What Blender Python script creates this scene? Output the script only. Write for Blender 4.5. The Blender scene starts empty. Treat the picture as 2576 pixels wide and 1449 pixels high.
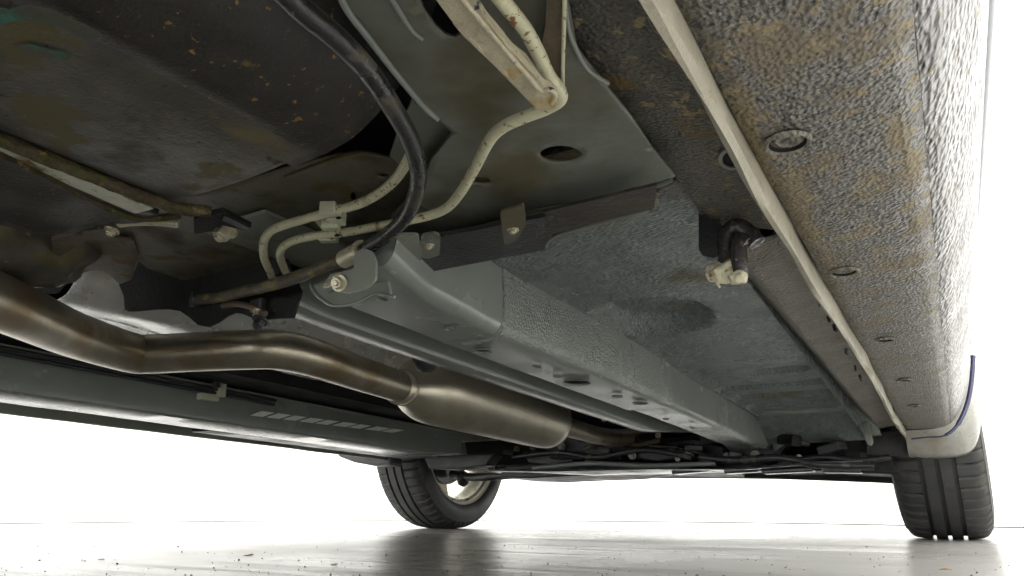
import bpy, bmesh, math, random
from mathutils import Vector, Matrix, noise
from mathutils.geometry import delaunay_2d_cdt
random.seed(7)
sc = bpy.context.scene
C = sc.collection
PI = math.pi

# ---------------------------------------------------------------- camera
CAM_H = .074                      # a phone held just above the floor
FPX = 1824.0                      # focal length in units of a 2576 px wide picture
CX, CY, HZ = 1288.0, 724.5, 1271.0
PITCH = math.atan((HZ-CY)/FPX)
YAW = math.radians(30.4)
cd = bpy.data.cameras.new('camera')
cam = bpy.data.objects.new('camera', cd); C.objects.link(cam)
cam.location = (0, 0, CAM_H)
cam.rotation_euler = (PI/2+PITCH, 0, YAW)
cd.sensor_width = 36; cd.lens = 36*FPX/2576; cd.clip_start = .01; cd.clip_end = 200
sc.camera = cam

# ---------------------------------------------------------------- light: bright white photo studio
w = bpy.data.worlds.new('World'); sc.world = w; w.use_nodes = True
bg = w.node_tree.nodes['Background']
bg.inputs['Color'].default_value = (.97, .985, 1, 1); bg.inputs['Strength'].default_value = 2.0
def area(name, loc, rot, sx, sy, power, col=(1, .98, .95)):
    l = bpy.data.lights.new(name, 'AREA'); l.shape = 'RECTANGLE'; l.size = sx; l.size_y = sy
    l.energy = power; l.color = col
    o = bpy.data.objects.new(name, l); C.objects.link(o); o.location = loc; o.rotation_euler = rot
    return o
area('studio_softbox', (-.8, 1, 4.2), (0, 0, 0), 6, 7, 110)
sc.view_settings.view_transform = 'Standard'; sc.view_settings.look = 'None'
sc.view_settings.exposure = 1.3; sc.view_settings.gamma = 1
sc.render.resolution_x = 1024; sc.render.resolution_y = 576

# ---------------------------------------------------------------- geometry helpers
RAKE = .0268                      # the car stands nose down: its underside drops this much per metre forward
def W(x, y, z0): return Vector((x, y, z0-RAKE*y))
def ray(px, py):
    u = px-CX; v = CY-py
    f = FPX*math.cos(PITCH)-v*math.sin(PITCH); U = FPX*math.sin(PITCH)+v*math.cos(PITCH)
    return (u*math.cos(YAW)-f*math.sin(YAW), u*math.sin(YAW)+f*math.cos(YAW), U)
def AZ(px, py, z0):               # where a sight line meets a level plane of the car's underside: x, y, z0
    d = ray(px, py); t = (z0-CAM_H)/(d[2]+RAKE*d[1]); return (t*d[0], t*d[1], z0)
def AY(px, py, y):
    d = ray(px, py); t = y/d[1]; return (t*d[0], y, CAM_H+t*d[2]+RAKE*y)
def AX(px, py, x):
    d = ray(px, py); t = x/d[0]; return (x, t*d[1], CAM_H+t*d[2]+RAKE*t*d[1])
def AG(px, py):
    d = ray(px, py); t = -CAM_H/d[2]; return (t*d[0], t*d[1])

CARLOC = Vector((-.76, .9, 0))
car = bpy.data.objects.new('car', None); C.objects.link(car); car.location = CARLOC
car['label'] = 'silver car seen from below with its worn grey underbody, exhaust and two front wheels'
car['category'] = 'car'

def link(name, me, mat, parent=None, smooth=False, label=None, kind=None):
    o = bpy.data.objects.new(name, me); C.objects.link(o)
    if mat: me.materials.append(mat)
    if parent is not None:
        o.parent = parent
        if parent is car: o.location = -CARLOC
    if label: o['label'] = label
    if kind: o['kind'] = kind
    if smooth:
        for p in me.polygons: p.use_smooth = True
    return o
def frombm(name, bm, mat, parent=None, smooth=False, **k):
    me = bpy.data.meshes.new(name); bmesh.ops.recalc_face_normals(bm, faces=bm.faces[:])
    bm.to_mesh(me); bm.free()
    return link(name, me, mat, parent, smooth, **k)
def solid(o, t, off=0, bevel=0, seg=2):
    m = o.modifiers.new('s', 'SOLIDIFY'); m.thickness = t; m.offset = off
    if bevel:
        b = o.modifiers.new('b', 'BEVEL'); b.width = bevel; b.segments = seg; b.limit_method = 'ANGLE'; b.angle_limit = .6
        b.harden_normals = False
    return o
def smooth_angle(o, a=.7):
    try:
        m = o.data
        for p in m.polygons: p.use_smooth = True
        m.set_sharp_from_angle(angle=a)
    except Exception: pass
    return o

def catmull(pts, n=8):
    P = [Vector(p) for p in pts]
    P = [P[0]*2-P[1]]+P+[P[-1]*2-P[-2]]
    out = []
    for i in range(1, len(P)-2):
        p0, p1, p2, p3 = P[i-1:i+3]
        for k in range(n):
            t = k/n
            out.append(.5*((2*p1)+(-p0+p2)*t+(2*p0-5*p1+4*p2-p3)*t*t+(-p0+3*p1-3*p2+p3)*t**3))
    out.append(P[-2]); return out
def tube_bm(path, r, seg=16, bm=None, caps=True, wob=0, flat=1):
    bm = bm or bmesh.new()
    rings = []; up = Vector((0, 0, 1)); prev = None
    for i, p in enumerate(path):
        t = (path[min(i+1, len(path)-1)]-path[max(i-1, 0)]).normalized()
        if prev is None: a = t.cross(up); a = a.normalized() if a.length > .01 else Vector((1, 0, 0))
        else: a = (prev-t*prev.dot(t)).normalized()
        prev = a; b = t.cross(a)
        rr = r[i] if isinstance(r, (list, tuple)) else r
        ring = []
        for k in range(seg):
            th = 2*PI*k/seg
            q = rr*(1+wob*noise.noise(Vector((p.x*90+k, p.y*90, p.z*90))))
            ring.append(bm.verts.new(p+a*q*math.cos(th)+b*q*flat*math.sin(th)))
        rings.append(ring)
    for i in range(len(rings)-1):
        for k in range(seg):
            bm.faces.new((rings[i][k], rings[i][(k+1) % seg], rings[i+1][(k+1) % seg], rings[i+1][k]))
    if caps:
        bm.faces.new(rings[0][::-1]); bm.faces.new(rings[-1])
    return bm
def tube(name, pts, r, mat, parent=car, n=8, seg=16, wob=0, **k):
    return smooth_angle(frombm(name, tube_bm(catmull([W(*p) for p in pts], n), r, seg, wob=wob), mat, parent, True, **k), 1.0)

def box_bm(c, s, bm=None, rot=None):
    bm = bm or bmesh.new()
    M = Matrix.Translation(c) @ (rot or Matrix.Identity(4)) @ Matrix.Diagonal((*s, 1))
    bmesh.ops.create_cube(bm, size=1, matrix=M); return bm
def box(name, c, s, mat, parent=car, bevel=.002, rot=None, **k):
    o = frombm(name, box_bm(W(*c), s, rot=rot), mat, parent, **k)
    if bevel:
        b = o.modifiers.new('b', 'BEVEL'); b.width = bevel; b.segments = 2
    return o
def inpoly(x, y, P):
    c = False; j = len(P)-1
    for i in range(len(P)):
        if (P[i][1] > y) != (P[j][1] > y) and x < (P[j][0]-P[i][0])*(y-P[i][1])/(P[j][1]-P[i][1])+P[i][0]: c = not c
        j = i
    return c
def plate(name, outline, mat, holes=(), step=0, hf=None, mapf=None, thick=.002, parent=car, bevel=.0006, rnd=0, **k):
    """sheet metal: outline in two plane coordinates, real holes, optional height field"""
    pts = [tuple(p[:2]) for p in outline]
    if rnd: pts = [tuple(p) for p in round_poly(pts, rnd)]
    n = len(pts); V = list(pts); E = [(i, (i+1) % n) for i in range(n)]
    for h in holes:
        b = len(V); V += [tuple(q[:2]) for q in h]; m = len(h)
        E += [(b+i, b+(i+1) % m) for i in range(m)]
    if step:
        xs = [p[0] for p in pts]; ys = [p[1] for p in pts]
        x = min(xs)+step*.5
        while x < max(xs):
            y = min(ys)+step*.5
            while y < max(ys):
                if inpoly(x, y, pts) and not any(inpoly(x, y, h) for h in holes): V.append((x+random.uniform(-.1, .1)*step, y+random.uniform(-.1, .1)*step))
                y += step
            x += step
    r = delaunay_2d_cdt([Vector(v) for v in V], E, [], 0, 1e-7)
    vs, fs = r[0], r[2]
    mapf = mapf or (lambda a, b: (a, b, .3))
    me = bpy.data.meshes.new(name)
    co = []
    for v in vs:
        q = mapf(v.x, v.y)
        z = q[2]+(hf(v.x, v.y) if hf else 0)
        co.append(W(q[0], q[1], z))
    ff = []
    for f in fs:
        cx = sum(vs[i].x for i in f)/len(f); cy = sum(vs[i].y for i in f)/len(f)
        if inpoly(cx, cy, pts) and not any(inpoly(cx, cy, h) for h in holes): ff.append(list(f))
    me.from_pydata(co, [], ff); me.update()
    o = link(name, me, mat, parent, False, **k)
    m = o.modifiers.new('s', 'SOLIDIFY'); m.thickness = thick; m.offset = 0
    if hf: smooth_angle(o, .5)
    return o
def round_poly(pts, r, seg=5):
    out = []; n = len(pts)
    for i in range(n):
        p0, p, p1 = Vector(pts[i-1]), Vector(pts[i]), Vector(pts[(i+1) % n])
        a = (p0-p); b = (p1-p); q = min(r, a.length*.45, b.length*.45)
        A = p+a.normalized()*q; B = p+b.normalized()*q
        for k in range(seg+1):
            t = k/seg; out.append(tuple(A*(1-t)**2+p*2*t*(1-t)+B*t*t))
    return out
def pxs(pts, z0): return [AZ(x, y, z0)[:2] for x, y in pts]
def flat(z0): return lambda a, b: (a, b, z0)
def ell(cx, cy, rx, ry, n=28, rot=0):
    return [(cx+rx*math.cos(t)*math.cos(rot)-ry*math.sin(t)*math.sin(rot), cy+rx*math.cos(t)*math.sin(rot)+ry*math.sin(t)*math.cos(rot)) for t in [2*PI*i/n for i in range(n)]]
def pxell(px, py, rx, ry, z0, n=28):
    return [AZ(px+rx*math.cos(t), py+ry*math.sin(t), z0)[:2] for t in [2*PI*i/n for i in range(n)]]

def sweep(name, prof, ys, mat, xf=None, zf=None, thick=0, parent=car, wave=0, close=False, ang=.6, **k):
    """profile of (x, z0) points swept along the car"""
    bm = bmesh.new(); rows = []
    for y in ys:
        row = []
        for i, (x, z) in enumerate(prof):
            dx = xf(y, i) if xf else 0; dz = zf(y, i) if zf else 0
            if wave:
                dx += wave*noise.noise(Vector((i*.7, y*9, 3.1))); dz += wave*noise.noise(Vector((i*.7, y*9, 8.7)))
            row.append(bm.verts.new(W(x+dx, y, z+dz)))
        rows.append(row)
    m = len(prof)
    for a, b in zip(rows, rows[1:]):
        for i in range(m if close else m-1): bm.faces.new((a[i], a[(i+1) % m], b[(i+1) % m], b[i]))
    if close:
        bm.faces.new(rows[0]); bm.faces.new(rows[-1][::-1])
    o = frombm(name, bm, mat, parent, True, **k)
    smooth_angle(o, ang)
    if thick:
        s = o.modifiers.new('s', 'SOLIDIFY'); s.thickness = thick; s.offset = 0
    return o
def frange(a, b, n): return [a+(b-a)*i/(n-1) for i in range(n)]
def arc(cx, cz, r, a0, a1, n=6): return [(cx+r*math.cos(math.radians(a0+(a1-a0)*i/(n-1))), cz+r*math.sin(math.radians(a0+(a1-a0)*i/(n-1)))) for i in range(n)]

# ---------------------------------------------------------------- materials
def srgb(r, g, b):
    f = lambda c: (c/255/12.92) if c/255 < .04045 else ((c/255+.055)/1.055)**2.4
    return (f(r), f(g), f(b), 1)
def material(name, base, rough=.5, metal=0, bumps=(), spots=(), rvar=.12, coat=0, spec=.5, cvar=.15, vscale=30):
    """bumps: (scale, distance, kind, detail); spots: (scale, lo, hi, colour, roughness, (stretch))"""
    m = bpy.data.materials.new(name); m.use_nodes = True
    nt = m.node_tree; N = nt.nodes; L = nt.links
    P = N['Principled BSDF']
    geo = N.new('ShaderNodeTexCoord')
    co = geo.outputs['Object']
    P.inputs['Metallic'].default_value = metal
    P.inputs['Specular IOR Level'].default_value = spec
    if coat:
        P.inputs['Coat Weight'].default_value = coat; P.inputs['Coat Roughness'].default_value = .06
    def nz(scale, detail=5, rough_=.6, stretch=None, kind='noise', off=0):
        mp = N.new('ShaderNodeMapping'); L.new(co, mp.inputs[0])
        mp.inputs['Scale'].default_value = stretch or (1, 1, 1)
        mp.inputs['Location'].default_value = (off*1.3, off*.7, off*2.1)
        if kind == 'voronoi':
            t = N.new('ShaderNodeTexVoronoi'); t.feature = 'SMOOTH_F1'; t.inputs['Smoothness'].default_value = .6
            t.inputs['Scale'].default_value = scale; L.new(mp.outputs[0], t.inputs['Vector']); return t.outputs['Distance']
        t = N.new('ShaderNodeTexNoise'); t.inputs['Scale'].default_value = scale; t.inputs['Detail'].default_value = detail
        t.inputs['Roughness'].default_value = rough_
        L.new(mp.outputs[0], t.inputs['Vector']); return t.outputs['Fac']
    def mixc(f, a, b):
        mx = N.new('ShaderNodeMix'); mx.data_type = 'RGBA'
        for s, v in ((mx.inputs[0], f), (mx.inputs[6], a), (mx.inputs[7], b)):
            if hasattr(v, 'is_linked'): L.new(v, s)
            else: s.default_value = v
        return mx.outputs[2]
    def mapr(v, a, b, c=0, d=1):
        r = N.new('ShaderNodeMapRange'); L.new(v, r.inputs[0])
        r.inputs[1].default_value = a; r.inputs[2].default_value = b; r.inputs[3].default_value = c; r.inputs[4].default_value = d
        return r.outputs[0]
    bc = tuple(base)
    dk = tuple(c*(1-cvar*1.6) for c in bc[:3])+(1,); lt = tuple(min(1, c*(1+cvar*1.6)) for c in bc[:3])+(1,)
    col = mixc(mapr(nz(vscale, 6, .65), .3, .7), dk, lt)
    rg = mapr(nz(vscale*.6, 5, .6, off=3), .3, .7, max(.02, rough-rvar), min(1, rough+rvar))
    for i, s in enumerate(spots):
        sc_, lo, hi, c_, r_ = s[:5]; st = s[5] if len(s) > 5 else None
        fac = mapr(nz(sc_, 4, .6, stretch=st, off=5+i*4), lo, hi)
        if len(s) > 6:                        # mud thrown up by the wheel thins out along the car
            sp_ = N.new('ShaderNodeSeparateXYZ'); L.new(co, sp_.inputs[0])
            mu = N.new('ShaderNodeMath'); mu.operation = 'MULTIPLY'; L.new(fac, mu.inputs[0]); L.new(mapr(sp_.outputs[1], s[6][0], s[6][1], 1, s[6][2]), mu.inputs[1]); fac = mu.outputs[0]
        col = mixc(fac, col, c_)
        mr = N.new('ShaderNodeMix'); mr.data_type = 'FLOAT'; L.new(fac, mr.inputs[0]); L.new(rg, mr.inputs[2]); mr.inputs[3].default_value = r_
        rg = mr.outputs[0]
    L.new(col, P.inputs['Base Color']); L.new(rg, P.inputs['Roughness'])
    prev = None
    for i, b in enumerate(bumps):
        s_, d_ = b[0], b[1]; kd = b[2] if len(b) > 2 else 'noise'; st = b[3] if len(b) > 3 else None
        bn = N.new('ShaderNodeBump'); bn.inputs['Distance'].default_value = d_; bn.inputs['Strength'].default_value = 1
        L.new(nz(s_, 3, .55, stretch=st, kind=kd, off=i*2+1), bn.inputs['Height'])
        if prev: L.new(prev, bn.inputs['Normal'])
        prev = bn.outputs[0]
    if prev: L.new(prev, P.inputs['Normal'])
    return m
TAN = srgb(146, 132, 102); TAN2 = srgb(160, 142, 112); RUST = srgb(112, 80, 52); DUST = srgb(150, 142, 120)
M = {}
M['grey'] = material('dusty grey primer', srgb(126, 130, 120), .36, 0, [(900, .0002), (60, .0006)], [(150, .66, .72, TAN, .8), (22, .6, .75, srgb(104, 100, 84), .6)], vscale=12, cvar=.08)
M['grey_clean'] = material('grey primer', srgb(128, 133, 128), .2, 0, [(500, .00015)], [(60, .66, .74, srgb(150, 146, 128), .5)], vscale=10, cvar=.06)
M['rear'] = material('dark dusty primer', srgb(102, 106, 98), .36, 0, [(900, .0002), (50, .0006)], [(210, .7, .73, TAN, .85), (9, .52, .68, srgb(84, 78, 58), .6)], vscale=9, cvar=.12)
M['brace'] = material('brown grimy floor brace', srgb(88, 85, 71), .4, 0, [(600, .0004), (45, .0008)], [(30, .56, .66, srgb(96, 84, 54), .8), (200, .68, .71, TAN, .85), (12, .54, .68, srgb(66, 60, 46), .7)], vscale=14, cvar=.14)
M['sealer'] = material('stone chip underseal', srgb(114, 121, 119), .26, 0, [(260, .0022, 'voronoi', (.8, 1.8, 1)), (45, .003), (110, .002), (700, .0006)], [(140, .68, .76, TAN, .85), (14, .58, .72, srgb(98, 94, 78), .6)], vscale=25, cvar=.1)
M['sealer_soft'] = material('fine underseal', srgb(130, 135, 130), .3, 0, [(420, .0014, 'voronoi'), (90, .0015), (800, .0004)], [(90, .7, .8, TAN, .85)], vscale=20, cvar=.08)
M['flange'] = material('dirty sill flank', srgb(92, 90, 82), .5, 0, [(420, .0010, 'voronoi'), (900, .0005)], [(400, .56, .62, srgb(64, 62, 60), .6), (90, .59, .62, TAN, .85), (16, .56, .66, srgb(120, 98, 62), .8)], vscale=25, cvar=.14)
M['sill'] = material('muddy stone chipped sill', srgb(110, 107, 101), .42, 0, [(430, .0020, 'voronoi', (1, .8, 1)), (150, .0012), (900, .0006)],
                     [(330, .53, .57, srgb(66, 65, 66), .5), (280, .60, .64, srgb(150, 143, 128), .6), (24, .53, .6, srgb(120, 111, 94), .75, None, (.3, 1.2, .5)), (70, .57, .605, srgb(142, 130, 104), .8, None, (.4, .9, .15)), (30, .58, .64, srgb(134, 121, 94), .8, (1, .12, 1), (.3, .8, .1))], vscale=90, cvar=.12)
M['sill_side'] = material('rippled chip guard', srgb(124, 122, 122), .34, 0, [(260, .0034, 'voronoi', (1.1, .5, .9)), (120, .003)],
                     [(60, .62, .68, TAN, .8), (300, .62, .7, srgb(120, 116, 112), .5)], vscale=40, cvar=.06)
M['weld'] = material('cream sealed weld flange', srgb(158, 153, 136), .5, 0, [(500, .0006), (120, .001)], [(120, .6, .7, srgb(150, 138, 112), .6, (1, .3, 1))], vscale=30, cvar=.08)
M['paint'] = material('silver car paint', srgb(205, 207, 212), .22, .35, [(1500, .00006)], (), coat=.8, cvar=.02, rvar=.04)
M['guard'] = material('dusty silver splash guard', srgb(150, 149, 142), .28, .2, [(400, .0003)], [(14, .5, .7, srgb(128, 120, 102), .6), (20, .62, .72, srgb(96, 98, 100), .4)], coat=.4, vscale=30, cvar=.08)
M['black'] = material('black recess', srgb(22, 22, 22), .7, 0, [(200, .001)], (), cvar=.2)
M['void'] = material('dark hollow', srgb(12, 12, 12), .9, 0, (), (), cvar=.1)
M['tank'] = material('grimy black fuel tank', srgb(74, 71, 63), .42, 0, [(500, .0005), (40, .0012)],
                     [(12, .5, .62, srgb(60, 58, 46), .7), (22, .57, .62, srgb(90, 83, 58), .85), (120, .67, .70, srgb(124, 106, 74), .9), (200, .68, .71, srgb(48, 44, 40), .7), (30, .66, .72, srgb(40, 34, 26), .9)], vscale=20, cvar=.25)
M['tank_dark'] = material('specked tank flank painted in shade', srgb(40, 38, 34), .5, 0, [(500, .0006)], [(230, .64, .68, srgb(140, 108, 62), .9), (60, .7, .76, srgb(110, 92, 50), .9)], vscale=40, cvar=.25)  # dark base colour carries the shade on the tank's flank
M['teal'] = material('teal stain', srgb(46, 96, 82), .6, 0, [(300, .0004)], [(45, .44, .54, srgb(66, 68, 58), .6), (140, .52, .6, srgb(80, 76, 62), .7)], vscale=50, cvar=.2)
M['moss'] = material('mossy dirt crust', srgb(74, 64, 46), .9, 0, [(220, .003), (60, .003)], [(70, .5, .58, srgb(70, 72, 30), .9), (90, .62, .68, srgb(126, 104, 66), .9), (50, .62, .7, srgb(34, 28, 22), .9)], vscale=60, cvar=.3)
M['arm'] = material('worn dusty suspension bar', srgb(170, 162, 138), .4, 0, [(260, .0012)], [(75, .6, .63, srgb(48, 48, 62), .4), (40, .56, .66, srgb(176, 154, 110), .7)], vscale=60, cvar=.1)
M['cream'] = material('cream coated line', srgb(206, 204, 172), .38, 0, [(500, .0004)], [(150, .62, .66, srgb(128, 92, 58), .8), (300, .62, .66, srgb(140, 104, 66), .8), (60, .6, .72, srgb(168, 156, 112), .7)], vscale=80, cvar=.06)
M['dustflank'] = material('dusty inner sill flank', srgb(132, 128, 118), .5, 0, [(300, .003, 'voronoi', (1, 1.6, 1)), (900, .0005)], [(20, .55, .7, srgb(124, 116, 98), .6)], vscale=60, cvar=.12)
M['clip'] = material('off white plastic clip', srgb(192, 194, 170), .4, 0, [(300, .0004)], [(160, .64, .7, srgb(130, 124, 96), .8)], vscale=60, cvar=.05)
M['rubber'] = material('dusty black hose', srgb(30, 30, 30), .3, 0, [(500, .0003)], [(60, .56, .68, srgb(84, 80, 68), .8), (160, .66, .7, srgb(140, 130, 105), .8)], vscale=50, cvar=.2)
M['hose2'] = material('muddy cable sleeve', srgb(62, 56, 44), .45, 0, [(500, .0004)], [(70, .52, .6, srgb(122, 108, 74), .85), (120, .6, .66, srgb(92, 92, 46), .85)], vscale=50, cvar=.2)
M['zinc'] = material('zinc plated steel', srgb(190, 184, 160), .3, .5, [(600, .0002)], [(120, .6, .7, srgb(140, 112, 66), .6)], vscale=60, cvar=.1)
M['pipe'] = material('heat tinted exhaust pipe', srgb(164, 157, 140), .34, .85, [(700, .0001)], [(14, .5, .66, srgb(150, 132, 104), .4), (380, .7, .74, srgb(60, 50, 40), .7)], vscale=14, cvar=.14, rvar=.06)
M['muffler'] = material('brushed stainless silencer', srgb(196, 190, 172), .36, .9, [(900, .0001, 'noise', (1, .06, 1))], [(12, .5, .7, srgb(170, 158, 132), .4)], vscale=20, cvar=.06, rvar=.05)
M['alu'] = material('aluminium heat shield', srgb(228, 229, 227), .24, .55, [(120, .0004)], [(160, .7, .74, srgb(70, 60, 50), .8)], vscale=30, cvar=.05)
M['strap'] = material('bright tank strap', srgb(170, 170, 150), .34, .4, [(300, .0006)], [(50, .58, .68, srgb(112, 92, 58), .8)], vscale=40, cvar=.1)
M['darksteel'] = material('black coated steel', srgb(44, 45, 47), .4, 0, [(300, .0006)], [(90, .64, .7, srgb(90, 80, 62), .8)], vscale=30, cvar=.2)
M['ruststeel'] = material('brown suspension steel', srgb(84, 74, 58), .5, 0, [(300, .0008)], [(60, .56, .66, srgb(110, 84, 52), .8)], vscale=40, cvar=.2)
M['tyre'] = material('tyre rubber', srgb(52, 52, 50), .6, 0, [(600, .0004)], [(30, .55, .7, srgb(74, 71, 64), .75), (8, .5, .7, srgb(52, 52, 52), .6)], vscale=25, cvar=.12)
M['rim'] = material('silver alloy rim', srgb(210, 206, 192), .34, .6, [(300, .0002)], [(30, .6, .75, srgb(150, 140, 120), .6)], vscale=20, cvar=.05)
M['bluetrim'] = material('blue black trim', srgb(40, 42, 78), .2, 0, (), (), coat=.5)
M['subgloss'] = material('oily black coated steel', srgb(52, 53, 55), .18, 0, [(120, .001)], [(14, .58, .66, srgb(96, 94, 88), .25)], vscale=20, cvar=.2)
M['slat'] = material('slat painted as reflecting', srgb(240, 240, 236), .3, 0, (), (), cvar=.02)  # white stands in for light reflected off the shield
M['recess_shade'] = material('brown strip painted as shade', srgb(46, 42, 38), .5, 0, [(200, .001)], [(50, .52, .62, srgb(66, 58, 48), .7)], vscale=60, cvar=.2)  # dark colour stands in for shade in the recess
M['hook'] = material('worn dark steel hook', srgb(88, 86, 86), .26, .5, [(120, .0012)], [(80, .56, .66, srgb(60, 54, 46), .6)], vscale=60, cvar=.2)
M['rib'] = material('black rib', srgb(30, 30, 32), .4, 0, (), ())
M['plastic'] = material('grey plastic', srgb(150, 150, 144), .3, 0, [(300, .0003)], (), cvar=.06)
M['glue'] = material('yellowed sealant', srgb(198, 193, 164), .4, 0, [(160, .003)], [(90, .58, .66, srgb(130, 104, 60), .6)], vscale=60, cvar=.1)

# ---------------------------------------------------------------- setting: white studio, turntable and cove
def floor_mat(name, base):
    return material(name, base, .27, 0, [(6, .0015, 'noise', (.35, 1.6, 1)), (40, .0003, 'noise', (.3, 1.8, 1))],
                    [(5, .52, .7, tuple(c*.93 for c in base[:3])+(1,), .34, (.4, 3, 1)), (420, .74, .77, srgb(130, 120, 108), .7)], vscale=3, cvar=.03, rvar=.06, spec=.3)
TC = Vector((-.95, .75)); TR = 2.58
def ring_sheet(name, r0, r1, z, mat, zdrop=.02, n=160, square=None):
    bm = bmesh.new(); prev = None; first = None
    for i in range(n+1):
        a = 2*PI*(i % n)/n; c, s = math.cos(a), math.sin(a)
        p = []
        if r0: p.append((r0, z-zdrop)); p.append((r0, z))
        else: p.append((.001, z))
        p.append((r1, z))
        if not r0: p.append((r1, z-zdrop))
        row = [bm.verts.new((TC.x+c*r, TC.y+s*r, zz)) for r, zz in p]
        if prev:
            for k in range(len(row)-1): bm.faces.new((prev[k], prev[k+1], row[k+1], row[k]))
        prev = row
    bmesh.ops.remove_doubles(bm, verts=bm.verts[:], dist=1e-5)
    o = frombm(name, bm, mat, None, kind='structure'); return o
ring_sheet('turntable', 0, TR, 0, floor_mat('glossy white turntable', srgb(162, 160, 155)))
ring_sheet('floor', TR+.007, 9.0, .0045, floor_mat('glossy white floor', srgb(170, 169, 165))) 
ring_sheet('joint_strip', TR+.0005, TR+.0065, .0030, material('dark joint', srgb(92, 90, 86), .6, 0, (), ()), zdrop=.02)
bm = bmesh.new(); bmesh.ops.create_circle(bm, cap_ends=True, segments=96, radius=TR+.05, matrix=Matrix.Translation((TC.x, TC.y, -.02)))
frombm('turntable_pit', bm, M['void'], None, kind='structure')
bm = bmesh.new(); rows = []
for i in range(97):
    a_ = math.radians(-60+300*i/96); h_ = .018+.010*noise.noise(Vector((i*.35, 0, 0)))
    rows.append([bm.verts.new((TC.x+q*math.cos(a_), TC.y+q*math.sin(a_), z)) for q, z in ((4.885, .004), (4.885, h_), (4.92, h_+.002))])
for a_, b_ in zip(rows, rows[1:]):
    for k in range(2): bm.faces.new((a_[k], a_[k+1], b_[k+1], b_[k]))
frombm('wall_foot', bm, material('beige dusty wall foot', srgb(206, 196, 178), .7, 0, (), [(3, .5, .7, srgb(226, 220, 208), .7)], vscale=3), None, kind='structure')
# the white wall is an infinity cove: a round wall with a small radius at its foot
def cove():
    bm = bmesh.new(); rows = []
    prof = [(-.005, .001), (0, .006)]+[(.12*math.sin(t), .128-.12*math.cos(t)) for t in frange(.15, PI/2, 7)]+[(.125, .6), (.125, 3.2), (.4, 4.4)]
    for i in range(97):
        a = math.radians(-60+ 300*i/96); rr = 4.9
        rows.append([bm.verts.new((TC.x+(rr+d)*math.cos(a), TC.y+(rr+d)*math.sin(a), z)) for d, z in prof])
    for a, b in zip(rows, rows[1:]):
        for k in range(len(a)-1): bm.faces.new((a[k], a[k+1], b[k+1], b[k]))
    return smooth_angle(frombm('wall', bm, material('white cove wall', srgb(243, 242, 238), .6, 0, [(20, .001)], [(3, .6, .75, srgb(236, 232, 222), .6)], cvar=.01, vscale=4), None, kind='structure'), .9)
cove()
# ---------------------------------------------------------------- body shell
YE = frange(-.9, 1.72, 60)
def bodyshell():
    # right flank of the car (mirrored for the left): sheet metal with an arch cut round the front wheel
    for sgn, nm in ((1, 'right'), (-1, 'left')):
        def mp(a, b):            # a = along the car, b = height z0
            bulge = .067+.022*min(1, max(0, (b-.39)/.12))**.6-.05*max(0, b-.75)**1.5-.006*max(0, a-.8)
            if a > 2.3: bulge -= .22*(a-2.3)**2
            x = bulge if sgn > 0 else -1.52-bulge
            return (x, a, b)
        out = [(-1.2, .392), (1.715, .392)]
        cy, cz, r = 2.05, .345, .33
        out += [(cy+r*math.cos(math.radians(t)), cz+r*math.sin(math.radians(t))) for t in range(170, 2, -12)]
        out += [(2.40, .33), (2.72, .33), (2.78, .62), (2.6, .85), (1.9, .98), (-1.2, 1.0)]
        plate('body_side', out, M['paint'], mapf=mp, step=.06, hf=lambda a, b: 0, thick=.003, label=None)
    # door edge gap on the flank, roof and bonnet
    rows = []
    bm = bmesh.new()
    prof = [(-1.2, 1.0), (-1.0, 1.35), (-.2, 1.48), (.7, 1.46), (1.5, 1.02), (1.9, .98), (2.6, .85), (2.78, .62), (2.80, .36), (2.7, .30)]
    for y, z in prof:
        hw = .83-.0*z-(.14 if z > 1.2 else 0)-.22*max(0, y-2.3)**2
        rows.append([bm.verts.new(W(-.76+t*hw, y, z-.03*t*t)) for t in frange(-1, 1, 9)])
    for a, b in zip(rows, rows[1:]):
        for k in range(8): bm.faces.new((a[k], a[k+1], b[k+1], b[k]))
    solid(smooth_angle(frombm('upper_body', bm, M['paint'], car, True), .5), .004)
bodyshell()

# right sill: from the weld flange out and up to the flank, dense enough to be dented
bm = None
sp = [(-.0665, .268), (-.055, .266), (-.03, .266), (-.008, .2672), (.004, .2695), (.014, .275), (.025, .286), (.036, .303), (.046, .325), (.054, .35), (.0595, .372)]
sp2 = [(.0595, .372), (.0625, .388), (.0635, .40), (.060, .407)]
def sillx(y, i): return 0
sweep('sill', sp[:6], frange(-.3, 1.76, 160), M['sill'], thick=.0015, wave=.0008, ang=1.2)
sweep('sill_side', sp[5:], frange(-.3, 1.76, 120), M['sill_side'], thick=.0015, ang=1.2)
sweep('sill_moulding', sp2, frange(-.3, 1.735, 60), M['paint'], thick=.0015, ang=1.2)
# weld flange: two sheets pinched together, sealed with cream paint
sweep('weld_flange', [(-.0715, .272), (-.0725, .2535), (-.071, .2515), (-.0685, .252), (-.0672, .254), (-.0665, .272)], frange(-.3, 1.78, 260), M['weld'], wave=.0024, close=True,
      xf=lambda y, i: .0018*math.sin(y*7+1))
# inner sill flank, sloping up from the flange to the floor
sweep('sill_flank', [(-.0715, .271), (-.085, .2795), (-.115, .2745), (-.1405, .300)], frange(.53, 1.72, 120), M['dustflank'], thick=.0012, wave=.001, ang=1)
# rear part of the flank, spattered with mud
sweep('rear_flank', [(-.0715, .271), (-.085, .2795), (-.1, .284), (-.123, .2865), (-.132, .2985)], frange(-.1, .52, 60), M['flange'], thick=.0012, wave=.001, ang=1)
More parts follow.
